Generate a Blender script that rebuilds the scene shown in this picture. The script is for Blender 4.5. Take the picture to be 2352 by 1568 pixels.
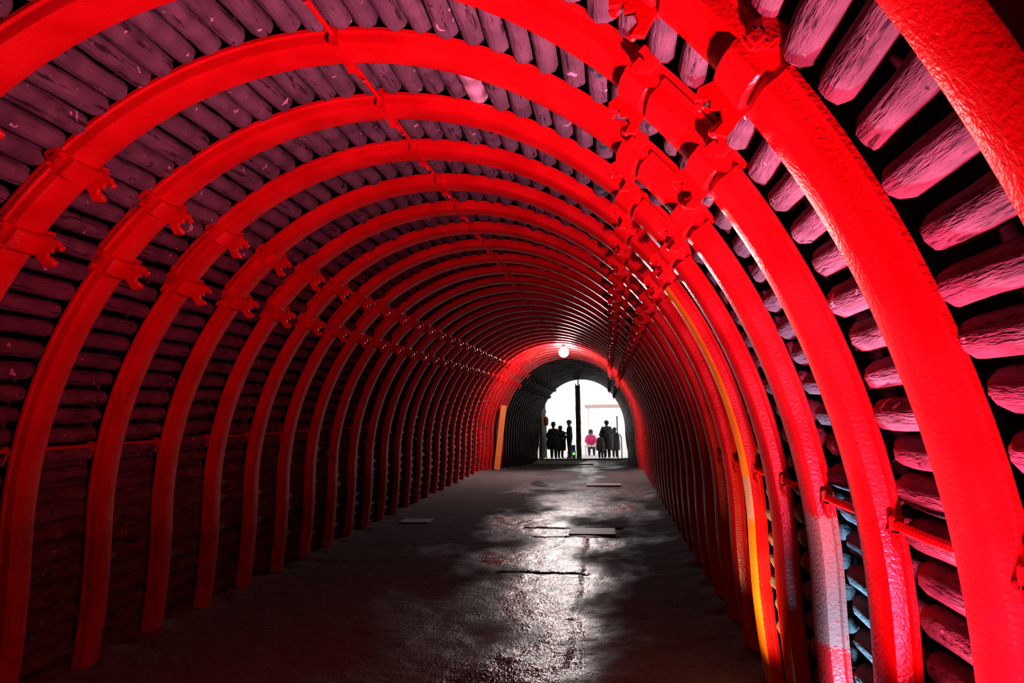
import bpy, bmesh, math, random
from mathutils import Vector, Matrix, noise

for o in list(bpy.data.objects):
    bpy.data.objects.remove(o)
SC = bpy.context.scene
COL = SC.collection
random.seed(11)

# ------------------------------------------------------------------ camera
F_PX, YAW, PITCH, ROLL = 1690.455, 0.127, 0.094, -0.014
CAM = Vector((1.18, 0.0, 1.55))


def _dir(u, v, w):
    y = w * math.cos(PITCH) - v * math.sin(PITCH)
    z = w * math.sin(PITCH) + v * math.cos(PITCH)
    c, s = math.cos(YAW), math.sin(YAW)
    return Vector((c * u - s * y, s * u + c * y, z))


cr, sr = math.cos(ROLL), math.sin(ROLL)
ax, ay, fw = _dir(cr, sr, 0), _dir(-sr, cr, 0), _dir(0, 0, 1)
cam_d = bpy.data.cameras.new('camera')
cam_d.sensor_width = 36.0
cam_d.lens = F_PX / 2352 * 36.0
cam_d.clip_start = 0.02
cam_d.clip_end = 400
cam = bpy.data.objects.new('camera', cam_d)
COL.objects.link(cam)
m = Matrix.Identity(4)
for i in range(3):
    m[i][0], m[i][1], m[i][2], m[i][3] = ax[i], ay[i], -fw[i], CAM[i]
cam.matrix_world = m
SC.camera = cam

# ------------------------------------------------------------------ world, exposure
SKY = 1.35
world = bpy.data.worlds.new('overcast_sky')
SC.world = world
world.use_nodes = True
bg = world.node_tree.nodes['Background']
bg.inputs[0].default_value = (1.0, 0.97, 0.95, 1)
bg.inputs[1].default_value = SKY
SC.view_settings.view_transform = 'Standard'
SC.view_settings.look = 'None'
SC.view_settings.gamma = 1.0
SC.view_settings.exposure = 0.0
SC.view_settings.use_curve_mapping = False
SC.cycles.use_denoising = True
SC.cycles.max_bounces = 4
SC.cycles.diffuse_bounces = 2
SC.cycles.glossy_bounces = 2
SC.cycles.use_light_tree = False
SC.cycles.caustics_reflective = False
SC.cycles.caustics_refractive = False

# lamp powers (each lamp's light is made in its builder)
P_PINK, C_PINK = 128.0, (1.0, 0.06, 0.16)
P_BLUE, C_BLUE = 58.0, (0.22, 0.62, 1.0)
P_WARM, C_WARM = 10.0, (1.0, 0.66, 0.30)
E_GLOBE = 700.0

# ------------------------------------------------------------------ helpers


class NT:
    def __init__(self, name):
        self.m = bpy.data.materials.new(name)
        self.m.use_nodes = True
        self.t = self.m.node_tree
        self.b = self.t.nodes['Principled BSDF']

    def n(self, kind, **kw):
        nd = self.t.nodes.new('ShaderNode' + kind)
        for k, v in kw.items():
            if k.startswith('i_'):
                nd.inputs[k[2:].replace('_', ' ')].default_value = v
            else:
                setattr(nd, k, v)
        return nd

    def l(self, a, b):
        self.t.links.new(a, b)

    def coords(self, scale=(1, 1, 1), rnd=True):
        tc = self.n('TexCoord')
        mp = self.n('Mapping')
        mp.inputs['Scale'].default_value = scale
        self.l(tc.outputs['Object'], mp.inputs['Vector'])
        if rnd:
            oi = self.n('ObjectInfo')
            ml = self.n('Math', operation='MULTIPLY')
            ml.inputs[1].default_value = 37.0
            self.l(oi.outputs['Random'], ml.inputs[0])
            cb = self.n('CombineXYZ')
            for i in range(3):
                self.l(ml.outputs[0], cb.inputs[i])
            self.l(cb.outputs[0], mp.inputs['Location'])
        return mp.outputs['Vector']

    def noise(self, vec, scale, detail=4, rough=0.55):
        nd = self.n('TexNoise')
        nd.inputs['Scale'].default_value = scale
        nd.inputs['Detail'].default_value = detail
        nd.inputs['Roughness'].default_value = rough
        self.l(vec, nd.inputs['Vector'])
        return nd.outputs['Fac']

    def ramp(self, fac, stops):
        r = self.n('ValToRGB')
        el = r.color_ramp.elements
        while len(el) < len(stops):
            el.new(0.5)
        for e, (p, c) in zip(el, stops):
            e.position = p
            e.color = (c, c, c, 1) if isinstance(c, (int, float)) else (*c, 1)
        self.l(fac, r.inputs[0])
        return r.outputs[0]

    def mix(self, fac, a, b, blend='MIX'):
        mx = self.n('MixRGB', blend_type=blend)
        for sock, v in ((0, fac), (1, a), (2, b)):
            if isinstance(v, (int, float)):
                mx.inputs[sock].default_value = v
            elif isinstance(v, tuple):
                mx.inputs[sock].default_value = (*v, 1)
            else:
                self.l(v, mx.inputs[sock])
        return mx.outputs[0]

    def bump(self, h, strength, dist, prev=None):
        b = self.n('Bump')
        b.inputs['Strength'].default_value = strength
        b.inputs['Distance'].default_value = dist
        self.l(h, b.inputs['Height'])
        if prev is not None:
            self.l(prev, b.inputs['Normal'])
        self.l(b.outputs[0], self.b.inputs['Normal'])
        return b.outputs[0]

    def set(self, name, v):
        s = self.b.inputs[name]
        if isinstance(v, (int, float)):
            s.default_value = v
        elif isinstance(v, tuple):
            s.default_value = (*v, 1)
        else:
            self.l(v, s)


def plain(name, col, rough=0.6, metal=0.0, var=0.25, scale=9):
    M = NT(name)
    v = M.coords()
    c = M.mix(M.noise(v, scale, 2), tuple(x * (1 - var) for x in col), tuple(min(1, x * (1 + var)) for x in col))
    M.set('Base Color', c)
    M.set('Roughness', rough)
    M.set('Metallic', metal)
    return M.m


def emit(name, col, st):
    M = NT(name)
    M.set('Base Color', (0, 0, 0))
    M.b.inputs['Emission Color'].default_value = (*col, 1)
    M.b.inputs['Emission Strength'].default_value = st
    return M.m


def paint(name, c1, c2, primer=None, rough0=0.0, spec=0.36):
    M = NT(name)
    v = M.coords()
    base = M.noise(v, 5, 1)
    col = M.mix(M.ramp(base, [(0.3, 0.0), (0.7, 1.0)]), c1, c2)
    skin = M.noise(v, 85, 2, 0.55)
    chips = M.ramp(skin, [(0.79, 0.0), (0.83, 1.0)])
    col = M.mix(chips, col, tuple(x * 0.45 + 0.01 for x in c1))
    rough = M.ramp(base, [(0.3, 0.24 + rough0), (0.7, 0.40 + rough0)])
    if primer:
        z0, z1, pc = primer
        tc = M.n('TexCoord')
        sp = M.n('SeparateXYZ')
        M.l(tc.outputs['Object'], sp.inputs[0])
        wob = M.n('Math', operation='MULTIPLY_ADD')
        M.l(skin, wob.inputs[0])
        wob.inputs[1].default_value = 0.10
        M.l(sp.outputs['Z'], wob.inputs[2])
        a = M.n('Math', operation='GREATER_THAN')
        a.inputs[1].default_value = z0 + 0.05
        b = M.n('Math', operation='LESS_THAN')
        b.inputs[1].default_value = z1 + 0.05
        M.l(wob.outputs[0], a.inputs[0])
        M.l(wob.outputs[0], b.inputs[0])
        ab = M.n('Math', operation='MULTIPLY')
        M.l(a.outputs[0], ab.inputs[0])
        M.l(b.outputs[0], ab.inputs[1])
        keep = M.ramp(skin, [(0.66, 1.0), (0.70, 0.0)])
        ab2 = M.n('Math', operation='MULTIPLY')
        M.l(ab.outputs[0], ab2.inputs[0])
        M.l(keep, ab2.inputs[1])
        pcol = M.mix(skin, tuple(x * 0.6 for x in pc), pc)
        col = M.mix(ab2.outputs[0], col, pcol)
        rough = M.mix(ab2.outputs[0], rough, (0.7, 0.7, 0.7))
    M.set('Base Color', col)
    M.set('Roughness', rough)
    M.set('Specular IOR Level', spec)
    M.bump(skin, 0.6, 0.0035)
    return M.m


def wood(name, dark, mid, pale, axis_scale=(14, 1.6, 14)):
    M = NT(name)
    v = M.coords(axis_scale)
    v2 = M.coords((1, 1, 1))
    grain = M.noise(v, 2.0, 4, 0.72)
    blot = M.noise(v2, 7, 1, 0.6)
    col = M.mix(M.ramp(blot, [(0.3, 0.0), (0.7, 1.0)]), mid, pale)
    crack = M.ramp(grain, [(0.36, 1.0), (0.43, 0.0)])
    col = M.mix(crack, col, dark)
    spots = M.noise(v2, 13, 2, 0.7)
    knots = M.ramp(spots, [(0.27, 1.0), (0.31, 0.0)])
    col = M.mix(knots, col, dark)
    mould = M.ramp(spots, [(0.69, 0.0), (0.72, 1.0)])
    col = M.mix(mould, col, (0.45, 0.40, 0.41))
    M.set('Base Color', col)
    M.set('Roughness', 0.85)
    M.set('Specular IOR Level', 0.2)
    M.bump(grain, 0.9, 0.018)
    return M.m


def floor_mat():
    M = NT('wet_trodden_concrete')
    tc = M.n('TexCoord')
    v = tc.outputs['Object']
    mp = M.n('Mapping')
    mp.inputs['Scale'].default_value = (1, 0.6, 1)
    M.l(v, mp.inputs[0])
    v = mp.outputs[0]
    big = M.noise(v, 0.9, 4)
    sx = M.n('SeparateXYZ')
    M.l(v, sx.inputs[0])
    off = M.n('Math', operation='SUBTRACT')
    M.l(sx.outputs['X'], off.inputs[0])
    off.inputs[1].default_value = 0.55
    ab = M.n('Math', operation='ABSOLUTE')
    M.l(off.outputs[0], ab.inputs[0])
    side = M.n('Math', operation='MULTIPLY_ADD')
    M.l(ab.outputs[0], side.inputs[0])
    side.inputs[1].default_value = 0.22
    M.l(big, side.inputs[2])
    wet = M.ramp(side.outputs[0], [(0.50, 0.0), (0.74, 1.0)])
    fine = M.noise(v, 26, 4, 0.65)
    dry_c = M.mix(fine, (0.05, 0.042, 0.043), (0.20, 0.172, 0.178))
    wet_c = M.mix(fine, (0.010, 0.008, 0.008), (0.045, 0.038, 0.038))
    M.set('Base Color', M.mix(wet, wet_c, dry_c))
    M.set('Roughness', M.mix(wet, M.ramp(M.noise(v, 9, 5), [(0.3, 0.10), (0.7, 0.30)]), (0.92, 0.92, 0.92)))
    M.set('Specular IOR Level', M.mix(wet, (0.6, 0.6, 0.6), (0.02, 0.02, 0.02)))
    hh = M.n('Math', operation='MULTIPLY_ADD')
    M.l(M.noise(v, 6, 3, 0.6), hh.inputs[0])
    hh.inputs[1].default_value = 1.3
    M.l(M.noise(v, 42, 2, 0.8), hh.inputs[2])
    M.bump(hh.outputs[0], 0.8, 0.0085)
    return M.m


RED = paint('glossy_red_paint', (0.46, 0.003, 0.005), (0.60, 0.005, 0.007))
ORANGE = paint('orange_lit_paint', (0.78, 0.15, 0.006), (0.86, 0.20, 0.008), primer=(0.93, 1.16, (0.55, 0.25, 0.25)))  # warm lamp's orange tint put into the paint colour, plus a pinkish primer patch
DARK = paint('shade_darkened_steel', (0.010, 0.005, 0.005), (0.018, 0.008, 0.008), rough0=-.05, spec=.02)  # dark steel; shade beyond the lamp-lit ring is put into its colour
RED_PATCH = paint('red_paint_with_bare_patch', (0.46, 0.003, 0.005), (0.60, 0.005, 0.007), primer=(0.66, 1.14, (0.34, 0.06, 0.045)))
LOG = wood('weathered_lagging_log', (0.02, 0.015, 0.015), (0.07, 0.056, 0.06), (0.13, 0.105, 0.11))
LOG_MUD = wood('muddy_lagging_log', (0.02, 0.014, 0.013), (0.08, 0.06, 0.055), (0.16, 0.12, 0.115), (9, 3, 9))
LOG_PALE = wood('pale_flaking_log', (0.05, 0.04, 0.04), (0.12, 0.09, 0.09), (0.62, 0.52, 0.53), (6, 2.2, 6))
ROCK = plain('dark_rock', (0.035, 0.028, 0.03), 0.95, var=0.5, scale=6)
FLOOR = floor_mat()
SLAB = plain('pale_concrete', (0.33, 0.30, 0.30), 0.55, var=0.3, scale=20)
TIMBER = wood('dark_prop_timber', (0.015, 0.01, 0.008), (0.08, 0.055, 0.045), (0.14, 0.10, 0.085), (14, 14, 1.6))
BLACK = plain('black_metal', (0.02, 0.02, 0.022), 0.45, 0.3)
STEEL = plain('galvanised_steel', (0.45, 0.46, 0.47), 0.4, 0.9)
WHITE = plain('white_painted', (0.80, 0.79, 0.77), 0.6, var=0.08)
GROUND = plain('pale_gravel', (0.75, 0.72, 0.70), 0.9, var=0.1, scale=14)


def finish(name, bm, mats, parent=None, smooth=None, loc=None):
    me = bpy.data.meshes.new(name)
    bmesh.ops.recalc_face_normals(bm, faces=bm.faces)
    if smooth is not None:
        for f in bm.faces:
            f.smooth = True
        for e in bm.edges:
            if len(e.link_faces) == 2 and e.calc_face_angle(0) > smooth:
                e.smooth = False
    bm.to_mesh(me)
    bm.free()
    for mt in (mats if isinstance(mats, (list, tuple)) else [mats]):
        me.materials.append(mt)
    return link(name, me, parent, loc)


def link(name, data, parent=None, loc=None):
    o = bpy.data.objects.new(name, data)
    COL.objects.link(o)
    if parent is not None:
        o.parent = parent
    if loc is not None:
        o.location = loc
    return o


def thing(name, label, cat, loc=(0, 0, 0), group=None, rz=0.0):
    o = link(name, None, None, loc)
    o.rotation_euler = (0, 0, rz)
    return tag(o, label, cat, group)


def tag(o, label, cat, group=None, kind=None):
    if label:
        o['label'] = label
    if cat:
        o['category'] = cat
    if group:
        o['group'] = group
    if kind:
        o['kind'] = kind
    return o


def box(bm, x0, x1, y0, y1, z0, z1, mat=None, bevel=0.0):
    vs = [bm.verts.new((x, y, z)) for x in (x0, x1) for y in (y0, y1) for z in (z0, z1)]
    if mat is not None:
        for v in vs:
            v.co = mat @ v.co
    fs = [bm.faces.new([vs[i] for i in q]) for q in
          ((0, 1, 3, 2), (4, 6, 7, 5), (0, 4, 5, 1), (2, 3, 7, 6), (0, 2, 6, 4), (1, 5, 7, 3))]
    if bevel:
        bmesh.ops.bevel(bm, geom=list({e for f in fs for e in f.edges}), offset=bevel, segments=2, affect='EDGES')
    return fs


def tube(bm, pts, radii, seg=8, cap=True):
    pts = [Vector(p) for p in pts]
    if not isinstance(radii, (list, tuple)):
        radii = [radii] * len(pts)
    rings = []
    up = Vector((0.13, 0.21, 0.97))
    for i, p in enumerate(pts):
        d = (pts[min(i + 1, len(pts) - 1)] - pts[max(i - 1, 0)]).normalized()
        if abs(d.dot(up)) > 0.95:
            up = Vector((0.9, 0.3, 0.1))
        a = d.cross(up).normalized()
        b = d.cross(a)
        up = b.cross(d) if False else up
        rings.append([bm.verts.new(p + (a * math.cos(t) + b * math.sin(t)) * radii[i])
                      for t in [2 * math.pi * k / seg for k in range(seg)]])
    for r0, r1 in zip(rings, rings[1:]):
        for k in range(seg):
            bm.faces.new((r0[k], r0[(k + 1) % seg], r1[(k + 1) % seg], r1[k]))
    if cap:
        bm.faces.new(rings[0][::-1])
        bm.faces.new(rings[-1])
    return rings


def lathe(bm, prof, seg=16, mat=None):
    """prof: list of (r, z)"""
    rings = []
    for r, z in prof:
        ring = []
        for k in range(seg):
            t = 2 * math.pi * k / seg
            p = Vector((r * math.cos(t), r * math.sin(t), z))
            ring.append(bm.verts.new(mat @ p if mat else p))
        rings.append(ring)
    for r0, r1 in zip(rings, rings[1:]):
        for k in range(seg):
            bm.faces.new((r0[k], r0[(k + 1) % seg], r1[(k + 1) % seg], r1[k]))
    bm.faces.new(rings[0][::-1])
    bm.faces.new(rings[-1])


# ------------------------------------------------------------------ tunnel section
RAD, ZC, ASP, WB = 2.086, 0.853, 1.132, 2.15
DY = 0.664
Y_FIRST = 2.922 - DY            # near flange edge of arch 0
HALF_W = 0.115
K0, K1 = -2, 48
Y_BACK, Y_PORTAL = -4.5, 34.75
BOT = ZC + 0.9                   # how far the straight legs can run below the springing


def sink(y):
    return -0.19 * max(0.0, min(1.0, (y - 18.6) / 15.5))


def yk(k):
    return Y_FIRST + k * DY + HALF_W


def section(s, off=0.0):
    """s in degrees: 0..180 = upper ellipse from the right springing to the left one;
    s<0 (or >180): metres*100 below the springing on the right (left) leg.
    returns point (x, z), inward normal, upward-right-to-left tangent"""
    a, b = RAD - off, ASP * RAD - off
    if 0 <= s <= 180:
        t = math.radians(s)
        c, n = math.cos(t), math.sin(t)
        p = Vector((a * c, 0, ZC + b * n))
        nn = -Vector((c * b, 0, n * a)).normalized()
    else:
        left = s > 180
        d = (s - 180 if left else -s) / 100.0
        q = d / ZC
        x = a + (WB - RAD) * min(q, 1.2) ** 2
        p = Vector(((-x if left else x), 0, ZC - d))
        nn = Vector(((1 if left else -1), 0, 0))
    return p, nn


PROFILE = [(-.115, 0), (-.115, .016), (-.101, .022), (-.0965, .055), (-.0935, .0625), (-.083, .0675), (-.04, .0725), (0, .0745),
           (.04, .0725), (.083, .0675), (.0935, .0625), (.0965, .055), (.101, .022), (.115, .016), (.115, 0)]


def twist(s):
    # the arches stand a little skew to the tunnel axis, so their sections are turned
    return 0.055 * math.cos(math.radians(max(0.0, min(180.0, s))))


def beam(s0, s1, off, step=2.5):
    n = max(2, int(abs(s1 - s0) / step))
    bm = bmesh.new()
    rings = []
    for i in range(n + 1):
        s = s0 + (s1 - s0) * i / n
        p, nn = section(s, off)
        rings.append([bm.verts.new(p + nn * (r + twist(s) * (a + HALF_W)) + Vector((0, a, 0))) for a, r in PROFILE])
    m_ = len(PROFILE)
    for r0, r1 in zip(rings, rings[1:]):
        for k in range(m_):
            f = bm.faces.new((r0[k], r0[(k + 1) % m_], r1[(k + 1) % m_], r1[k]))
            f.material_index = 1 if 4 <= k <= 9 else 0
    bm.faces.new(rings[0])
    bm.faces.new(rings[-1][::-1])
    return bm


def mesh_of(name, bm, mats, smooth=math.radians(28)):
    o = finish(name, bm, mats, None, smooth)
    me = o.data
    bpy.data.objects.remove(o)
    return me


def frame_at(s, off, left):
    """matrix: local x = along the arch downwards, y = tunnel axis, z = inward"""
    p, nn = section(s, off)
    t = Vector((0, 1, 0)).cross(nn).normalized()
    if t.z > 0:
        t = -t
    mt = Matrix.Identity(4)
    for i in range(3):
        mt[i][0], mt[i][1], mt[i][2], mt[i][3] = t[i], (0, 1, 0)[i], nn[i], p[i]
    return mt


def clamp_mesh(s, off, left, detail=True):
    M4 = frame_at(s, off, left)
    bm = bmesh.new()
    # saddle: a rounded band over the inner face
    prof = [(-.096, .030), (-.092, .070), (-.07, .088), (-.03, .097), (.03, .097), (.07, .088), (.092, .070), (.096, .030)]
    rings = []
    for lx, sc in ((-.050, .0), (-.044, .010), (.044, .010), (.050, .0)):
        rings.append([bm.verts.new(M4 @ Vector((lx, a, r + (sc if r > .04 else 0)))) for a, r in prof])
    for r0, r1 in zip(rings, rings[1:]):
        for k in range(len(prof)):
            k2 = (k + 1) % len(prof)
            bm.faces.new((r0[k], r0[k2], r1[k2], r1[k]))
    bm.faces.new(rings[0])
    bm.faces.new(rings[-1][::-1])
    # hook over the near flange
    box(bm, -.045, .030, -.150, -.095, -.012, .052, M4, .008 if detail else 0)
    box(bm, -.030, .015, -.160, -.125, .030, .080, M4, .010 if detail else 0)
    # notched lug plate on the far side
    outline = [(-.055, .000), (.055, .000), (.060, .100), (.075, .150), (.048, .172), (.040, .135), (.012, .120), (-.004, .138), (-.022, .122), (-.048, .150), (-.066, .128), (-.052, .070)]
    for y0, y1 in ((.092, .112),):
        lo = [bm.verts.new(M4 @ Vector((x, y0, z))) for x, z in outline]
        hi = [bm.verts.new(M4 @ Vector((x, y1, z))) for x, z in outline]
        bm.faces.new(lo)
        bm.faces.new(hi[::-1])
        for i in range(len(outline)):
            j = (i + 1) % len(outline)
            bm.faces.new((lo[i], lo[j], hi[j], hi[i]))
    return bm


def bolt_mesh(s, off, left, lx, length):
    M4 = frame_at(s, off, left) @ Matrix.Translation((lx, .128, -.02))
    bm = bmesh.new()
    prof = [(.012, 0)]
    z = 0.01
    while z < length:
        prof += [(.0125, z), (.016, z + .004)]
        z += .008
    prof.append((.010, length + .004))
    lathe(bm, prof, 8, M4)
    lathe(bm, [(.024, .075), (.025, .079), (.025, .096), (.022, .10)], 6, M4)
    box(bm, -.03, .03, -.02, .024, .058, .070, M4)
    return bm


S_UP_L, S_LO_L, S_UP_R, S_LO_R = 127.2, 138.0, 49.6, 40.4
OFF_SPL, OFF_LEG = 0.026, 0.050
FOOT_NEAR = (ZC + 0.06) * 100
FOOT_FAR = (ZC + 0.84) * 100


LEG_PROFILE = [(a * .90 - .010, r) for a, r in PROFILE]


def leg_beam(side, foot):
    # two stretches (curved, straight) joined into one sweep of the same sections
    s_list = []
    if side == 'R':
        a0 = S_LO_R - 2.0
        n = 16
        s_list = [a0 * (1 - i / n) for i in range(n + 1)] + [-foot * i / 10 for i in range(1, 11)]
    else:
        a0 = S_LO_L + 1.6
        n = 16
        s_list = [a0 + (180 - a0) * i / n for i in range(n + 1)] + [180 + foot * i / 10 for i in range(1, 11)]
    bm = bmesh.new()
    rings = []
    for s in s_list:
        p, nn = section(s, OFF_LEG)
        rings.append([bm.verts.new(p + nn * (r + twist(s) * (a + HALF_W)) + Vector((0, a, 0))) for a, r in LEG_PROFILE])
    m_ = len(PROFILE)
    for r0, r1 in zip(rings, rings[1:]):
        for k in range(m_):
            f = bm.faces.new((r0[k], r0[(k + 1) % m_], r1[(k + 1) % m_], r1[k]))
            f.material_index = 1 if 4 <= k <= 9 else 0
    bm.faces.new(rings[0])
    bm.faces.new(rings[-1][::-1])
    return bm


def rod_mesh(p, y0, y1, r, ribs=True, sag=0.0):
    bm = bmesh.new()
    n = 48 if ribs else 4
    pts, rad = [], []
    for i in range(n + 1):
        t = i / n
        pts.append(Vector((p[0], y0 + (y1 - y0) * t, p[1] - sag * 4 * t * (1 - t))))
        rad.append(r * (1.0 if (i % 2 or not ribs) else 0.80))
    tube(bm, pts, rad, 7)
    return bm


def clip_mesh(s, off):
    """flat strap with a hanging wire end that ties the crown rod to the arch"""
    M4 = frame_at(s, off, False)
    bm = bmesh.new()
    box(bm, -.020, .020, -.122, .122, .070, .082, M4)
    box(bm, -.020, .020, -.124, -.112, -.02, .082, M4)
    box(bm, -.020, .020, .112, .124, -.02, .095, M4)
    tube(bm, [M4 @ Vector(q) for q in ((.012, .118, .08), (.03, .135, .11), (.055, .13, .125), (.06, .12, .14))], .007, 6)
    return bm


MESH = {
    'crown_beam': mesh_of('crown_beam', beam(S_LO_R - 1, S_LO_L + 1, 0.0), [RED, RED]),
    'splice_L': mesh_of('splice_beam', beam(S_UP_L + 1.4, S_LO_L + 2.5, OFF_SPL, 2), [RED, RED]),
    'splice_R': mesh_of('splice_beam', beam(S_UP_R - 1.9, S_LO_R - 2.5, OFF_SPL, 2), [RED, RED]),
    'leg_L': mesh_of('leg', leg_beam('L', FOOT_NEAR), [RED, RED]),
    'leg_R': mesh_of('leg', leg_beam('R', FOOT_NEAR), [RED, RED]),
    'leg_Lf': mesh_of('leg', leg_beam('L', FOOT_FAR), [RED, RED]),
    'leg_Rf': mesh_of('leg', leg_beam('R', FOOT_FAR), [RED, RED]),
    'clip': mesh_of('rod_clip', clip_mesh(88.6, 0.0), RED),
}
CL = (('uL', S_UP_L, 0.006, True), ('lL', S_LO_L, OFF_SPL + .006, True), ('uR', S_UP_R, 0.006, False), ('lR', S_LO_R, OFF_SPL + .006, False))
for nm, s, off, left in CL:
    MESH['clamp_' + nm] = mesh_of('clamp', clamp_mesh(s, off, left), RED)
    for j, (lx, ln) in enumerate(((-.038, .165), (.040, .185))):
        MESH['bolt_%s%d' % (nm, j)] = mesh_of('bolt', bolt_mesh(s, off, left, lx, ln), RED)
p_cr, n_cr = section(88.9, 0.0)
for nm, ribs in (('', True), ('_far', False)):
    MESH['rod_crown' + nm] = mesh_of('tie_rod', rod_mesh((p_cr.x, p_cr.z - .028), .09, DY - .07, .013, ribs, .004), RED)
    MESH['rod_R' + nm] = mesh_of('tie_rod', rod_mesh((1.985, 1.215), .06, DY - .06, .016, ribs, .006), RED)
    MESH['rod_L' + nm] = mesh_of('tie_rod', rod_mesh((-2.005, 1.375), .06, DY - .06, .013, ribs, .004), RED)


def side_clip(x, z, sgn):
    """small hooked strap holding the side rod to the near flank"""
    bm = bmesh.new()
    box(bm, x - .022, x + .022, -.135, -.095, z - .028, z - .012, None, .004)
    box(bm, x - .022, x + .022, -.135, -.122, z - .028, z + .024, None, .004)
    tube(bm, [(x - sgn * .012, -.125, z - .015), (x - sgn * .016, -.145, z - .055), (x - sgn * .004, -.15, z - .075)], .007, 6)
    return bm


MESH['clip_R'] = mesh_of('rod_clip', side_clip(1.985, 1.215, 1), RED)
MESH['clip_L'] = mesh_of('rod_clip', side_clip(-2.005, 1.375, -1), RED)

# ------------------------------------------------------------------ setting: floor


def floor_z(x, y):
    if y < 18.6:
        z = 0.0
    elif y < 31.5:
        z = -0.76 * (y - 18.6) / 12.9
    else:
        z = -0.76
    n = noise.noise(Vector((x * 2.1, y * 1.6, 0))) * 0.012 + noise.noise(Vector((x * 7, y * 5, 3))) * 0.006
    if 3.0 < y < 17:
        n += noise.noise(Vector((x * 15, y * 12, 8))) * 0.0035 + noise.noise(Vector((x * 31, y * 24, 5))) * 0.0016
    e = max(0.0, (abs(x) - 1.62) / 0.5)
    n += e * e * (0.05 + 0.05 * noise.noise(Vector((x * 5, y * 3.7, 9))))
    # worn joints and the long crack
    for jy, x0, x1, dep, w in ((7.22, 0.05, 0.95, .018, .035), (9.95, 0.0, 1.35, .030, .06), (9.25, 0.2, 1.4, .018, .04), (12.4, -0.6, 0.5, .012, .03)):
        if x0 < x < x1:
            d = abs(y - jy - 0.03 * noise.noise(Vector((x * 3, jy, 1))))
            n -= dep * math.exp(-(d / w) ** 2)
    if 4.6 < y < 9.2:
        cx_ = 0.93 + 0.05 * noise.noise(Vector((0, y * 1.3, 7)))
        n -= 0.012 * math.exp(-((x - cx_) / 0.035) ** 2)
    return z + n


def make_floor():
    xs = [-2.55 + 5.1 * i / 210 for i in range(211)]
    ys = []
    y = Y_BACK
    while y < 35.4:
        ys.append(y)
        y += 0.5 if y < 3 else (0.022 if y < 11 else (0.05 if y < 17 else (0.10 if y < 21 else 0.3)))
    ys.append(35.4)
    vs = [(x, y, floor_z(x, y)) for y in ys for x in xs]
    w = len(xs)
    fs = [(r * w + c, r * w + c + 1, (r + 1) * w + c + 1, (r + 1) * w + c) for r in range(len(ys) - 1) for c in range(w - 1)]
    me = bpy.data.meshes.new('floor')
    me.from_pydata(vs, [], fs)
    me.materials.append(FLOOR)
    for p in me.polygons:
        p.use_smooth = True
    o = link('floor', me)
    tag(o, 'wet uneven dark concrete floor running through the tunnel', None, kind='structure')
    return o


make_floor()

# ------------------------------------------------------------------ setting: lagged walls and ceiling
ARCS = {'wall_right': [], 'ceiling': [], 'wall_left': []}


def path_points(off):
    """dense right-foot to left-foot path"""
    s = [-(ZC + 0.9) * 100 + i * 5.0 for i in range(int((ZC + 0.9) * 20) + 1)]
    s = [q for q in s if q < 0] + [i * 1.0 for i in range(181)] + [180 + i * 5.0 for i in range(1, int((ZC + 0.9) * 20) + 2)]
    return [(q, section(q, off)) for q in s]


def shell(name, s_from, s_to, label):
    pts = [pp for q, pp in path_points(-0.17) if s_from <= q <= s_to][::3]
    last = [pp for q, pp in path_points(-0.17) if s_from <= q <= s_to][-1]
    pts.append(last)
    bm = bmesh.new()
    ys = [Y_BACK + (35.0 - Y_BACK) * i / 60 for i in range(61)]
    rows = []
    for y in ys:
        rows.append([bm.verts.new(p + Vector((0, y, sink(y))) - n * (0.04 * noise.noise(Vector((p.x * 2, y * 2, p.z * 2))))) for p, n in pts])
    for a, b in zip(rows, rows[1:]):
        for i in range(len(pts) - 1):
            bm.faces.new((a[i], a[i + 1], b[i + 1], b[i]))
    o = finish(name, bm, ROCK, None, math.radians(60))
    return tag(o, label, None, kind='structure')


W = {'wall_right': shell('wall_right', -999, 50, 'right tunnel wall lagged with round logs behind the arches'),
     'ceiling': shell('ceiling', 50, 130, 'arched tunnel roof lagged with side by side logs'),
     'wall_left': shell('wall_left', 130, 999, 'dim left tunnel wall lagged with muddy logs')}


def log_mesh(i, ln):
    rnd = random.Random(100 + i)
    bm = bmesh.new()
    seg, nr = 10, 7
    prof = [(-.5 * ln, .55), (-.5 * ln + .018, .92)] + [(-.5 * ln + .04 + (ln - .08) * k / (nr - 1), 1.0) for k in range(nr)] + [(.5 * ln - .018, .90), (.5 * ln, .52)]
    bx, bz = rnd.uniform(-.05, .05), rnd.uniform(-.05, .05)
    rings = []
    for y, r in prof:
        ring = []
        for k in range(seg):
            t = 2 * math.pi * k / seg
            rr = 0.053 * r * (1 + 0.14 * noise.noise(Vector((math.cos(t) * 1.3 + i * 9, y * 5, math.sin(t) * 1.3))))
            ring.append(bm.verts.new((math.cos(t) * rr + bx * (y * y), y, math.sin(t) * rr + bz * (y * y))))
        rings.append(ring)
    for a, b in zip(rings, rings[1:]):
        for k in range(seg):
            bm.faces.new((a[k], a[(k + 1) % seg], b[(k + 1) % seg], b[k]))
    bm.faces.new(rings[0][::-1])
    bm.faces.new(rings[-1])
    return bm


LOGLEN = DY - 0.115
LOGS = [mesh_of('log', log_mesh(i, LOGLEN), LOG, math.radians(75)) for i in range(8)]
LOGS_MUD = [mesh_of('log', log_mesh(20 + i, LOGLEN), LOG_MUD, math.radians(75)) for i in range(5)]


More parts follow.
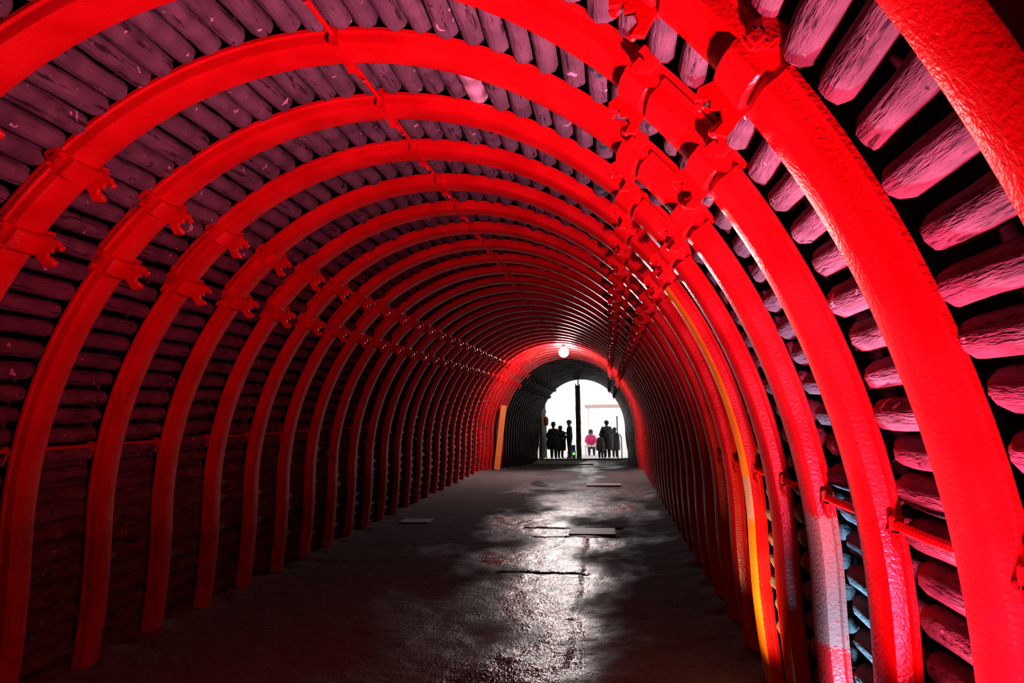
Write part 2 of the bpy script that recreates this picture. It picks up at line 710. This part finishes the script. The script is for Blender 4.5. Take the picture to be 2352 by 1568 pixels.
def lag():
    dense = path_points(-0.034)
    length = [0.0]
    for (q0, (p0, n0)), (q1, (p1, n1)) in zip(dense, dense[1:]):
        length.append(length[-1] + (p1 - p0).length)
    rnd = random.Random(5)
    count = {k: 0 for k in W}
    far = {k: bmesh.new() for k in W}
    for k in range(-8, 49):
        ya = yk(k) + 0.02
        d = rnd.uniform(0, .1)
        i = 0
        while True:
            pitch = rnd.uniform(.112, .128)
            d += pitch
            if d > length[-1]:
                break
            while length[i + 1] < d:
                i += 1
            t = (d - length[i]) / (length[i + 1] - length[i])
            q = dense[i][0] + (dense[i + 1][0] - dense[i][0]) * t
            p = dense[i][1][0].lerp(dense[i + 1][1][0], t)
            n = dense[i][1][1]
            if p.z < (-0.05 if k < 24 else -0.85):
                continue
            side = 'wall_right' if q < 50 else ('ceiling' if q < 130 else 'wall_left')
            p = p - n * (rnd.uniform(-.004, .010) - (.040 if (q < 43 or q > 136) else 0.0))
            size = rnd.uniform(.94, 1.08) if 55 < q < 132 else rnd.uniform(.84, .98)
            muddy = q > 158 or q < 4
            y = ya + LOGLEN / 2 + rnd.uniform(-.012, .012)
            if k >= -2 and count[side] < 298:
                count[side] += 1
                o = link('log', rnd.choice(LOGS_MUD if muddy else LOGS), W[side], (p.x, y, p.z))
                o.rotation_euler = (rnd.uniform(-.02, .02), rnd.uniform(0, 6.28), rnd.uniform(-.02, .02))
                o.scale = (size, 1.0, size)
                if k == 1 and abs(p.x - 0.62) < .062:
                    o.material_slots[0].link = 'OBJECT'
                    o.material_slots[0].material = LOG_PALE
                    o['label'] = 'log with pale flaking bark under the roof'
            else:
                bm = far[side]
                tube(bm, [(p.x, y - LOGLEN / 2, p.z + sink(y)), (p.x, y + LOGLEN / 2 - .03, p.z + sink(y)), (p.x, y + LOGLEN / 2, p.z + sink(y))],
                     [.053 * size, .053 * size, .032 * size], 6)
    for side, bm in far.items():
        o = finish('log_lagging', bm, LOG, W[side], math.radians(70))
        tag(o, None, None, kind='stuff')


lag()

def mud_coating():
    """mud smeared over the lower left lagging, thick at the foot and thinning out upwards"""
    ss = [158 + 2 * i for i in range(11)] + [180 + 6 * i for i in range(0, 16)]
    ys = [-2.0 + .07 * i for i in range(int(20 / .07))]
    vs, fs = [], []
    for y in ys:
        for s_ in ss:
            t = min(1.0, max(0.0, (s_ - 160) / 16.0))
            wob = noise.noise(Vector((y * 1.1, s_ * .05, 2))) * .5 + noise.noise(Vector((y * 2.3, s_ * .16, 4))) * .5
            off = -.125 + .150 * t + .050 * wob * (1.0 - .55 * t) + .010 * noise.noise(Vector((y * 5, s_ * .5, 6)))
            p, n = section(s_, min(off, .040))
            vs.append((p.x, y, p.z))
    w = len(ss)
    fs = [(r * w + c, r * w + c + 1, (r + 1) * w + c + 1, (r + 1) * w + c) for r in range(len(ys) - 1) for c in range(w - 1)]
    me = bpy.data.meshes.new('mud_coating')
    me.from_pydata(vs, [], fs)
    for p in me.polygons:
        p.use_smooth = True
    me.materials.append(MUD)
    o = link('mud_coating', me, W['wall_left'])
    o['label'] = 'streaky mud smeared over the lower logs'


MUD = wood('smeared_mud', (0.022, 0.014, 0.013), (0.075, 0.048, 0.042), (0.17, 0.115, 0.105), (3, 1.5, 9))
mud_coating()

# added end face behind the camera, unseen, keeps sky light out
bm = bmesh.new()
pts = [p for q, (p, n) in path_points(-0.17)][::4]
vs = [bm.verts.new(p + Vector((0, Y_BACK, 0))) for p in pts]
bm.faces.new(vs)
tag(finish('light_block_back', bm, ROCK), 'added dark end face behind the camera, shutting out sky light', None, kind='structure')

# ------------------------------------------------------------------ arches
ORD = ['', 'first', 'second', 'third', 'fourth', 'fifth', 'sixth', 'seventh', 'eighth', 'ninth', 'tenth', 'eleventh', 'twelfth',
       'thirteenth', 'fourteenth', 'fifteenth', 'sixteenth', 'seventeenth', 'eighteenth']


def arch_label(k):
    fixed = {-2: 'red steel tunnel arch nearest the camera, filling the top right corner',
             -1: 'red steel tunnel arch with broad right leg beside the pale pink logs',
             0: 'red steel arch crossing the top left corner, blue-lit logs behind its right leg',
             1: 'red steel arch with a bare pinkish patch low on its right leg',
             2: 'red steel arch between the bare-patched arch and the orange-lit arch',
             3: 'red steel arch whose right leg is lit orange on its inner face'}
    if k in fixed:
        return fixed[k], 'near arches of the tunnel'
    if k <= 13:
        return 'red steel arch, %s one behind the orange-lit arch' % ORD[k - 3], 'near arches of the tunnel'
    if k < 24:
        return 'dark red arch, %s one on the camera side of the hanging lamp' % ORD[24 - k], 'dark arches before the lamp'
    if k <= 30:
        return 'bright red arch, %s one past the hanging lamp' % ORD[k - 23], 'arches lit by the hanging lamp'
    if k < K1:
        return 'black arch in the unlit stretch before the exit, %s from the exit' % ORD[K1 - k + 1], 'dark arches before the exit'
    return 'last black arch, framing the bright exit', 'dark arches before the exit'


def build_arch(k):
    lab, grp = arch_label(k)
    r = random.Random(k * 7 + 3)
    a = thing('tunnel_arch', lab, 'arch', (0, yk(k), sink(yk(k))), grp)
    near = k <= 14
    far_leg = k >= 24
    link('crown_beam', MESH['crown_beam'], a)
    link('splice_beam', MESH['splice_L'], a)
    link('splice_beam', MESH['splice_R'], a)
    lr = link('leg', MESH['leg_Rf' if far_leg else 'leg_R'], a)
    ll = link('leg', MESH['leg_Lf' if far_leg else 'leg_L'], a)
    if k == 3:  # inner face coloured orange in place of strong warm light on red
        lr.material_slots[1].link = 'OBJECT'
        lr.material_slots[1].material = ORANGE
        lr['label'] = 'right leg lit orange on its inner face'
    if k == 1:
        for i in (0, 1):
            lr.material_slots[i].link = 'OBJECT'
            lr.material_slots[i].material = RED_PATCH
        lr['label'] = 'right leg with a bare pinkish patch'
    if k >= 31:  # shade past the lamp-lit arches, carried by a darker colour
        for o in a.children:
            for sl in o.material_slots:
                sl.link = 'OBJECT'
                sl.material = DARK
    for nm, s, off, left in CL:
        c = link('clamp', MESH['clamp_' + nm], a)
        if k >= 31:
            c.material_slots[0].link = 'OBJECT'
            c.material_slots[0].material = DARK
        if near:
            for j in (0, 1):
                link('bolt', MESH['bolt_%s%d' % (nm, j)], c)
    if k < K1 - 2:
        sfx = '' if k < 9 else '_far'
        for nm in ('crown', 'R', 'L'):
            if nm != 'crown' and k > 26:
                continue
            link('tie_rod', MESH['rod_%s%s' % (nm, sfx)], a)
    if k <= 20:
        link('rod_clip', MESH['clip'], a)
        if k <= 12:
            link('rod_clip', MESH['clip_R'], a)
            link('rod_clip', MESH['clip_L'], a)
    return a


for k in range(K0, K1 + 1):
    build_arch(k)

# ------------------------------------------------------------------ lamps


def floodlight(label, loc, aim, power, col, size, stand=0.0, spread=180):
    t = thing('floodlight', label, 'lamp', loc)
    d = Vector(aim).normalized()
    rot = d.to_track_quat('Z', 'Y').to_matrix().to_4x4()
    h = Matrix.Translation((0, 0, .10 + stand)) @ rot
    bm = bmesh.new()
    box(bm, -size / 2 - .02, size / 2 + .02, -size / 2 - .02, size / 2 + .02, -.05, .0, h, .006)
    for i in range(5):
        x = -size / 2 + size * i / 4
        box(bm, x - .004, x + .004, -size / 2, size / 2, -.07, -.05, h)
    finish('housing', bm, BLACK, t)
    bm = bmesh.new()
    box(bm, -size / 2, size / 2, -size / 2, size / 2, .0005, .004, h)
    finish('lens', bm, emit('lens_glow', col, 6.0), t)
    bm = bmesh.new()
    for s in (-1, 1):
        x = s * (size / 2 + .035)
        box(bm, min(x, x + s * .006), max(x, x + s * .006), -.02, .02, stand, stand + .12)
    box(bm, -size / 2 - .04, size / 2 + .04, -.02, .02, stand, stand + .006)
    finish('bracket', bm, STEEL, t)
    if stand:
        for i in range(3):
            a = 2 * math.pi * i / 3
            bm = bmesh.new()
            tube(bm, [(0, 0, stand * .75), (.16 * math.cos(a), .16 * math.sin(a), .0)], .011, 6)
            finish('stand_leg', bm, STEEL, t)
        bm = bmesh.new()
        tube(bm, [(0, 0, stand * .7), (0, 0, stand)], .015, 8)
        finish('stand_post', bm, STEEL, t)
    ld = bpy.data.lights.new('floodlight_beam', 'AREA')
    ld.shape = 'SQUARE'
    ld.size = size
    ld.energy = power
    ld.color = col
    ld.spread = math.radians(spread)
    lo = bpy.data.objects.new('floodlight_beam', ld)
    COL.objects.link(lo)
    lo.parent = t
    lo.matrix_local = h @ Matrix.Translation((0, 0, .012)) @ Matrix.Rotation(math.pi, 4, 'X')
    return t


floodlight('pink floodlight on the floor by the right wall near the camera', (1.80, 1.42, .015), (-.36, .62, 1.1), P_PINK, C_PINK, .12, .50, 116)
floodlight('blue-white floodlight at the foot of the blue-lit logs', (1.95, 2.56, .03), (.10, 0.0, 1.0), P_BLUE, C_BLUE, .06, 0, 130)
floodlight('warm white floodlight at the foot of the orange-lit arch', (1.52, 3.86, .012), (.60, .42, .80), P_WARM, C_WARM, .08, 0, 86)


def hanging_lamp():
    t = thing('hanging_lamp', 'bare white globe lamp glowing under the roof midway along the tunnel', 'lamp', (.16, 17.92, 3.20))
    bm = bmesh.new()
    tube(bm, [(0, 0, .0), (0.005, 0, -.06)], .008, 6)
    finish('cable', bm, BLACK, t)
    bm = bmesh.new()
    lathe(bm, [(.02, -.05), (.04, -.055), (.045, -.10), (.06, -.115)][::-1], 12)
    finish('socket', bm, BLACK, t)
    bm = bmesh.new()
    prof = [(.012, -.365)] + [(.12 * math.sin(a), -.245 - .12 * math.cos(a)) for a in [math.pi * i / 10 for i in range(1, 10)]]
    lathe(bm, prof, 16)
    finish('globe', bm, emit('lamp_globe', (1.0, .95, .92), E_GLOBE), t, math.radians(60))
    bm = bmesh.new()
    lathe(bm, [(.045, -.125), (.055, -.11), (.055, -.10), (.045, -.095)], 12)
    finish('collar', bm, STEEL, t)


hanging_lamp()

# ------------------------------------------------------------------ things on the floor


def floor_slab(name, label, x0, x1, y0, y1, h, mat):
    bm = bmesh.new()
    box(bm, x0, x1, y0, y1, 0, h, None, .006)
    cx_, cy_ = (x0 + x1) / 2, (y0 + y1) / 2
    for v in bm.verts:
        v.co -= Vector((cx_, cy_, 0))
    o = finish(name, bm, mat, None, None, (cx_, cy_, floor_z(cx_, cy_) - .004))
    return tag(o, label, 'slab')


floor_slab('drain_cover', 'rectangular drain cover set in the wet floor beside the dark slot', .66, 1.24, 9.36, 9.84, .022, SLAB)
floor_slab('floor_plate', 'small pale plate lying on the floor by the left arches', -1.76, -1.33, 10.2, 10.55, .02, SLAB)
floor_slab('floor_plate', 'long pale slab on the floor below the hanging lamp', .72, 1.42, 15.2, 15.65, .03, SLAB)


def leaning_board():
    bm = bmesh.new()
    box(bm, -.085, .085, -.018, .018, 0, 1.80, None, .004)
    o = finish('leaning_board', bm, ORANGE_WOOD, None, None, (-1.93, 20.55, floor_z(-1.93, 20.55) + .012))
    o.rotation_euler = (0, .13, .45)
    tag(o, 'orange board leaning against the left arches past the hanging lamp', 'board')


ORANGE_WOOD = plain('orange_board', (.80, .17, .015), .6)
leaning_board()


def sleeper(label, x0, x1, y, ztop):
    bm = bmesh.new()
    box(bm, x0, x1, -.11, .11, -.10, 0, None, .012)
    o = finish('timber_sleeper', bm, TIMBER, None, None, (0, y, ztop))
    return tag(o, label, 'beam')


sleeper('short timber sleeper across the sloping floor before the exit', -2.15, .55, 30.6, -.655)
sleeper('full width timber threshold under the bright exit', -2.2, 2.2, 34.55, -.70)

# ------------------------------------------------------------------ outside the exit
GZ = -0.76
bm = bmesh.new()
box(bm, -30, 30, 35.35, 75, GZ - .3, GZ)
tag(finish('ground', bm, GROUND), 'pale gravel yard outside the exit', None, kind='structure')


def prop():
    t = thing('timber_prop', 'rough dark timber prop standing in the middle of the exit', 'post', (-.19, 34.95, GZ))
    bm = bmesh.new()
    pts, rad = [], []
    for i in range(25):
        z = 3.42 * i / 24
        pts.append(Vector((.012 * noise.noise(Vector((z * 2, 0, 0))), .012 * noise.noise(Vector((0, z * 2, 5))), z)))
        rad.append(.122 * (1 + .10 * noise.noise(Vector((z * 6, 3, 1)))))
    tube(bm, pts, rad, 12)
    finish('trunk', bm, TIMBER, t, math.radians(50))
    for dx, h in ((-.085, .16), (-.03, .08), (.03, .10), (.085, .14)):
        bm = bmesh.new()
        tube(bm, [(dx, 0, 3.36), (dx * 1.05, 0, 3.42 + h * .5), (dx * 1.1, 0, 3.42 + h)], [.035, .025, .006], 6)
        finish('splinter', bm, TIMBER, t)
    bm = bmesh.new()
    tube(bm, [(.02, 0, 3.40), (.03, 0, 3.75)], .028, 8)
    finish('steel_pin', bm, BLACK, t)


prop()


def gate():
    t = thing('gate_leaf', 'dark boarded gate leaf folded back at the left of the exit', 'gate', (-1.98, 35.0, GZ))
    for i in range(6):
        bm = bmesh.new()
        y0 = i * .16
        box(bm, -.02, .02, y0 + .004, y0 + .156, .03, 2.75 - .05 * (i % 2), None, .004)
        o = finish('plank', bm, TIMBER, t)
        o.rotation_euler = (0, 0, -.16)
    for z in (.5, 2.2):
        bm = bmesh.new()
        box(bm, .02, .05, 0, .96, z, z + .12)
        o = finish('crossbar', bm, TIMBER, t)
        o.rotation_euler = (0, 0, -.16)
    bm = bmesh.new()
    box(bm, -.06, .06, -.08, .04, 0, 2.85)
    finish('gate_post', bm, TIMBER, t)


gate()


def board_sign():
    t = thing('notice_board', 'white notice board standing just left inside the exit', 'sign', (-2.02, 34.35, -.76))
    bm = bmesh.new()
    box(bm, .0, .03, -.12, .12, .75, 1.55, None, .003)
    finish('panel', bm, WHITE, t)
    bm = bmesh.new()
    box(bm, .031, .034, -.06, .06, 1.15, 1.42)
    finish('dark_print', bm, BLACK, t)
    bm = bmesh.new()
    for y in (-.08, .08):
        box(bm, .005, .025, y - .012, y + .012, 0, .76)
    finish('support', bm, STEEL, t)


board_sign()


def warning_lamp():
    t = thing('warning_lamp', 'small orange-red warning lamp on a thin pole by the gate', 'lamp', (-1.72, 35.05, GZ))
    bm = bmesh.new()
    tube(bm, [(0, 0, 0), (0, 0, 1.62)], .02, 8)
    finish('pole', bm, BLACK, t)
    bm = bmesh.new()
    lathe(bm, [(.05, 1.62), (.10, 1.66), (.12, 1.74), (.12, 1.90), (.09, 1.98), (.03, 2.03)], 12)
    finish('lens', bm, plain('orange_plastic', (.62, .12, .02), .35), t, math.radians(50))
    bm = bmesh.new()
    lathe(bm, [(.13, 1.60), (.13, 1.63)], 12)
    finish('collar', bm, BLACK, t)


warning_lamp()


def canopy():
    t = thing('canopy', 'pale canopy beam crossing the yard beyond the exit', 'canopy', (0, 46, GZ))
    bm = bmesh.new()
    box(bm, -.2, 3.0, 0, 1.2, 2.42, 2.62, None, .02)
    finish('fascia', bm, plain('pink_fascia', (.62, .42, .38), .7), t)
    for x in (.0, 2.8):
        bm = bmesh.new()
        box(bm, x - .05, x + .05, .1, .2, 0, 2.42)
        finish('post', bm, WHITE, t)


canopy()
bm = bmesh.new()
tube(bm, [(0, 0, 0), (0, 0, 1.95)], .028, 8)
tube(bm, [(0, 0, 1.95), (0, 0, 1.99)], .04, 8)
tag(finish('pole', bm, BLACK, None, None, (1.62, 35.3, GZ)), 'thin dark pole at the right of the exit', 'pole')
bm = bmesh.new()
tube(bm, [(0, 0, 0), (0, 0, 1.0), (-.06, 0, 1.12), (-.16, 0, 1.14)], .03, 8)
tag(finish('handrail', bm, WHITE, None, None, (1.80, 35.2, GZ)), 'short white handrail with bent top at the far right of the exit', 'handrail')


def table():
    t = thing('folding_table', 'small white folding table before the person in pink', 'table', (.36, 37.4, GZ))
    bm = bmesh.new()
    box(bm, -.36, .36, -.25, .25, .48, .52, None, .008)
    finish('tabletop', bm, WHITE, t)
    for sx in (-1, 1):
        for sy in (-1, 1):
            bm = bmesh.new()
            tube(bm, [(sx * .30, sy * .2, .48), (sx * .32, sy * .21, 0)], .018, 6)
            finish('leg', bm, WHITE, t)


table()


def crate():
    t = thing('plastic_crate', 'blue plastic crate on a white box beside the prop', 'crate', (-.58, 36.0, GZ + .34))
    bm = bmesh.new()
    w, h = .17, .28
    for x0, x1, y0, y1 in ((-w, -w + .02, -w, w), (w - .02, w, -w, w), (-w, w, -w, -w + .02), (-w, w, w - .02, w)):
        box(bm, x0, x1, y0, y1, 0, h)
    box(bm, -w, w, -w, w, 0, .02)
    m_ = plain('blue_plastic', (.03, .07, .38), .4)
    finish('crate_body', bm, m_, t)
    bm = bmesh.new()
    for s in (-1, 1):
        box(bm, -w - .012, w + .012, min(s * w, s * (w + .015)), max(s * w, s * (w + .015)), h - .03, h)
        box(bm, min(s * w, s * (w + .015)), max(s * w, s * (w + .015)), -w, w, h - .03, h)
    finish('rim', bm, m_, t)
    bm = bmesh.new()
    box(bm, -.2, .2, -.2, .2, 0, .34, None, .01)
    tag(finish('white_box', bm, WHITE, None, None, (-.58, 36.0, GZ)), 'white box standing on the ground under the blue crate', 'box')


crate()


def green_lamp():
    t = thing('signal_light', 'small green signal light low beside the timber prop', 'lamp', (-.42, 34.80, GZ))
    bm = bmesh.new()
    box(bm, -.05, .05, 0, .08, 0, .34, None, .008)
    finish('housing', bm, BLACK, t)
    bm = bmesh.new()
    lathe(bm, [(.05, 0), (.05, .02), (.03, .035), (.008, .04)], 12, Matrix.Translation((0, 0, .28)) @ Matrix.Rotation(math.pi / 2, 4, 'X'))
    finish('lens', bm, emit('green_glow', (.05, 1.0, .05), 9.0), t)


green_lamp()

# ------------------------------------------------------------------ people
SKIN = plain('skin', (.42, .25, .19), .55, var=.05)
HAIR = plain('dark_hair', (.02, .015, .012), .6)


def skin_mesh(verts, edges, mats, zones=None):
    me = bpy.data.meshes.new('body')
    me.from_pydata([v[0] for v in verts], [], [])
    me.clear_geometry()
    me.from_pydata([v[0] for v in verts], edges, [])
    o = bpy.data.objects.new('body', me)
    COL.objects.link(o)
    md = o.modifiers.new('skin', 'SKIN')
    md.use_smooth_shade = True
    for i, v in enumerate(verts):
        r = v[1] if isinstance(v[1], tuple) else (v[1], v[1])
        me.skin_vertices[0].data[i].radius = r
        me.skin_vertices[0].data[i].use_root = (i == 0)
    sub = o.modifiers.new('sub', 'SUBSURF')
    sub.levels = sub.render_levels = 1
    dg = bpy.context.evaluated_depsgraph_get()
    out = bpy.data.meshes.new_from_object(o.evaluated_get(dg))
    bpy.data.objects.remove(o)
    out.materials.clear()
    for mt in mats:
        out.materials.append(mt)
    if zones:
        for p in out.polygons:
            p.material_index = zones(p.center)
            p.use_smooth = True
    return out


def person(label, loc, rz, H=1.72, girth=1.0, coat=(.02, .02, .022), trousers=(.02, .02, .025), pose=None, skirt=0.0, hat=False, hair='short', group='people at the exit'):
    """stands at the origin facing -Y; pose overrides joint positions (fractions of height)"""
    pose = pose or {}
    J = {'pel': (0, 0, .53), 'waist': (0, 0, .62), 'chest': (0, .005, .74), 'neckb': (0, .005, .825), 'neck': (0, -.005, .865), 'headb': (0, -.012, .905), 'head': (0, -.012, .95), 'crown': (0, -.004, .985), 'nose': (0, -.055, .925),
         'shL': (.105, .005, .805), 'elL': (.135, .02, .63), 'wrL': (.14, -.01, .495), 'shR': (-.105, .005, .805), 'elR': (-.135, .02, .63), 'wrR': (-.14, -.01, .495),
         'hipL': (.052, 0, .50), 'knL': (.056, -.01, .285), 'anL': (.056, .015, .045), 'toL': (.065, -.085, .018),
         'hipR': (-.052, 0, .50), 'knR': (-.056, -.01, .285), 'anR': (-.056, .015, .045), 'toR': (-.065, -.085, .018)}
    J.update(pose)
    g = girth
    R = {'pel': (.088 * g, .068 * g), 'waist': (.082 * g, .062 * g), 'chest': (.094 * g, .068 * g), 'neckb': .056 * (.6 + .4 * g), 'neck': .030, 'headb': .044, 'head': .053, 'crown': .042, 'nose': .011,
         'shL': .044 * g, 'elL': .029 * g, 'wrL': .020, 'shR': .044 * g, 'elR': .029 * g, 'wrR': .020,
         'hipL': .055 * g, 'knL': .040 * (.4 + .6 * g), 'anL': .030 * (.5 + .5 * g), 'toL': .020, 'hipR': .055 * g, 'knR': .040 * (.4 + .6 * g), 'anR': .030 * (.5 + .5 * g), 'toR': .020}
    E_ = [('pel', 'waist'), ('waist', 'chest'), ('chest', 'neckb'), ('neckb', 'neck'), ('neck', 'headb'), ('headb', 'head'), ('head', 'crown'), ('headb', 'nose'),
          ('chest', 'shL'), ('shL', 'elL'), ('elL', 'wrL'), ('chest', 'shR'), ('shR', 'elR'), ('elR', 'wrR'),
          ('pel', 'hipL'), ('hipL', 'knL'), ('knL', 'anL'), ('anL', 'toL'), ('pel', 'hipR'), ('hipR', 'knR'), ('knR', 'anR'), ('anR', 'toR')]
    names = list(J)
    V = [(tuple(c * H for c in J[n]), tuple(x * H for x in R[n]) if isinstance(R[n], tuple) else R[n] * H) for n in names]
    ED = [(names.index(a), names.index(b)) for a, b in E_]
    hand_zone = []
    for s in ('L', 'R'):
        wr, el = Vector(J['wr' + s]) * H, Vector(J['el' + s]) * H
        d = (wr - el).normalized()
        side = d.cross(Vector((1, 0, 0)))
        side = side.normalized() if side.length > .2 else Vector((0, 1, 0))
        palm = wr + d * .065
        i0 = len(V)
        V.append((tuple(palm), .026))
        ED.append((names.index('wr' + s), i0))
        hand_zone.append((wr, d))
        for j, (o_, ln) in enumerate(((-.030, .075), (-.010, .085), (.010, .08), (.028, .065))):
            a = palm + side * o_ + d * .03
            b = a + d * ln * .55 + side * o_ * .15
            c = b + d * ln * .4 + d.cross(side) * .018
            i1 = len(V)
            V += [(tuple(a), .0095), (tuple(b), .009), (tuple(c), .0075)]
            ED += [(i0, i1), (i1, i1 + 1), (i1 + 1, i1 + 2)]
        th = wr + d * .035 - side * .030
        i1 = len(V)
        V += [(tuple(th), .011), (tuple(th - side * .018 + d * .045), .009)]
        ED += [(i0, i1), (i1, i1 + 1)]
    cm, tm = plain('coat_cloth', coat, .85), plain('trouser_cloth', trousers, .85)
    neck_z = J['neck'][2] * H
    hip_z = (J['pel'][2] - .03) * H

    def zone(c):
        if c.z > neck_z:
            return 2
        for wr, d in hand_zone:
            if (c - wr).dot(d) > 0 and (c - wr).length < .24:
                return 2
        return 0 if c.z > hip_z or abs(c.x) > .10 * H else 1
    me = skin_mesh(V, ED, [cm, tm, SKIN], zone)
    t = thing('person', label, 'person', loc, group, rz)
    link('body', me, t)
    hc = Vector(J['head']) * H
    bm = bmesh.new()
    bmesh.ops.create_uvsphere(bm, u_segments=14, v_segments=9, radius=.069 * H)
    for v in bm.verts:
        v.co.y = v.co.y * 1.08 + .012
        v.co.z *= 1.05
    keep = [v for v in bm.verts if not (v.co.z > -.02 or (v.co.y > 0 and v.co.z > (-.16 if hair == 'long' else -.05)))]
    if hair == 'long':
        for v in bm.verts:
            if v.co.z < 0 and v.co.y > 0:
                v.co.z *= 2.2
    else:
        bmesh.ops.delete(bm, geom=[v for v in bm.verts if v.co.z < -.035 and v.co.y < .05], context='VERTS')
    bmesh.ops.translate(bm, verts=bm.verts, vec=hc + Vector((0, .004, .012)))
    finish('hair', bm, HAIR, t, math.radians(80))
    if hat:
        bm = bmesh.new()
        z0 = hc.z + .035
        lathe(bm, [(.125, z0), (.13, z0 + .006), (.105, z0 + .02), (.100, z0 + .09), (.085, z0 + .125), (.03, z0 + .135)], 14,
              Matrix.Translation((hc.x, hc.y, 0)))
        finish('hat', bm, plain('dark_felt', (.02, .018, .018), .9), t, math.radians(50))
    if skirt:
        bm = bmesh.new()
        top = J['waist'][2] * H
        pz = J['pel'][2] * H
        c0 = Vector(J['waist']) * H
        prof = [(.092 * g * H, top + .08), (.102 * g * H, top), (.110 * g * H, pz), (.112 * g * H, pz - skirt * .5 * H), (.108 * g * H, pz - skirt * H), (.100 * g * H, pz - skirt * H + .005)]
        lathe(bm, prof, 16, Matrix.Translation((c0.x, c0.y, 0)) @ Matrix.Diagonal((1, .78, 1, 1)))
        finish('coat_skirt', bm, cm, t, math.radians(50))
    return t


AWAY = math.pi
person('stout person in a dark coat and brimmed hat left of the exit', (-1.42, 35.6, GZ), AWAY, 1.68, 1.75, skirt=.26, hat=True,
       pose={'elL': (.17, .01, .64), 'wrL': (.15, -.07, .53), 'elR': (-.17, .01, .64), 'wrR': (-.15, -.07, .53)})
person('shorter bareheaded person in a dark coat pressed against the hatted one', (-1.10, 35.75, GZ), AWAY - .3, 1.54, 1.55, skirt=.28, hair='long',
       pose={'elR': (-.16, .01, .64), 'wrR': (-.12, -.09, .56)})
person('slim man in dark clothes turned left with one hand raised', (-.66, 35.7, GZ), -math.pi / 2, 1.80, 1.42,
       pose={'elR': (-.12, -.03, .64), 'wrR': (-.09, -.165, .70), 'elL': (.125, .03, .635), 'wrL': (.09, -.12, .56)})
person('tall broad person in a long dark coat right of the prop', (1.12, 35.8, GZ), AWAY + .25, 1.76, 1.7, coat=(.05, .045, .05), skirt=.28,
       pose={'elL': (.17, .0, .64), 'wrL': (.16, -.06, .54), 'elR': (-.165, .01, .64), 'wrR': (-.15, -.07, .53)})
person('child in a brown-grey jacket left of the tall broad person', (.82, 35.6, GZ), AWAY, 1.16, 1.8, coat=(.16, .13, .12), skirt=.2)
person('person in a dark coat half hidden behind the tall broad one', (1.50, 36.2, GZ), AWAY - .4, 1.42, 1.6, coat=(.04, .04, .045), skirt=.28, hair='long')
person('person in a bright pink jacket sitting behind the white table', (.30, 38.2, GZ), 0.1, 1.70, 1.6, coat=(.75, .04, .22), trousers=(.03, .03, .05), hair='long',
       pose={'pel': (0, .02, .28), 'waist': (0, .03, .37), 'chest': (0, .01, .49), 'neckb': (0, -.01, .575), 'neck': (0, -.02, .615), 'headb': (0, -.035, .655), 'head': (0, -.035, .70), 'crown': (0, -.03, .735), 'nose': (0, -.08, .675),
             'shL': (.105, .0, .555), 'elL': (.15, -.06, .41), 'wrL': (.10, -.17, .345), 'shR': (-.105, .0, .555), 'elR': (-.15, -.06, .41), 'wrR': (-.10, -.17, .345),
             'hipL': (.055, -.01, .27), 'knL': (.075, -.22, .285), 'anL': (.07, -.21, .045), 'toL': (.08, -.30, .018), 'hipR': (-.055, -.01, .27), 'knR': (-.075, -.22, .285), 'anR': (-.07, -.21, .045), 'toR': (-.08, -.30, .018)})


def stool():
    t = thing('stool', 'low dark stool under the person in pink', 'stool', (.30, 38.25, GZ))
    bm = bmesh.new()
    lathe(bm, [(.17, .34), (.18, .35), (.18, .38), (.16, .39)], 14)
    finish('seat', bm, BLACK, t)
    for i in range(4):
        a = math.pi / 4 + i * math.pi / 2
        bm = bmesh.new()
        tube(bm, [(.12 * math.cos(a), .12 * math.sin(a), .345), (.16 * math.cos(a), .16 * math.sin(a), 0)], .014, 6)
        finish('leg', bm, BLACK, t)


stool()
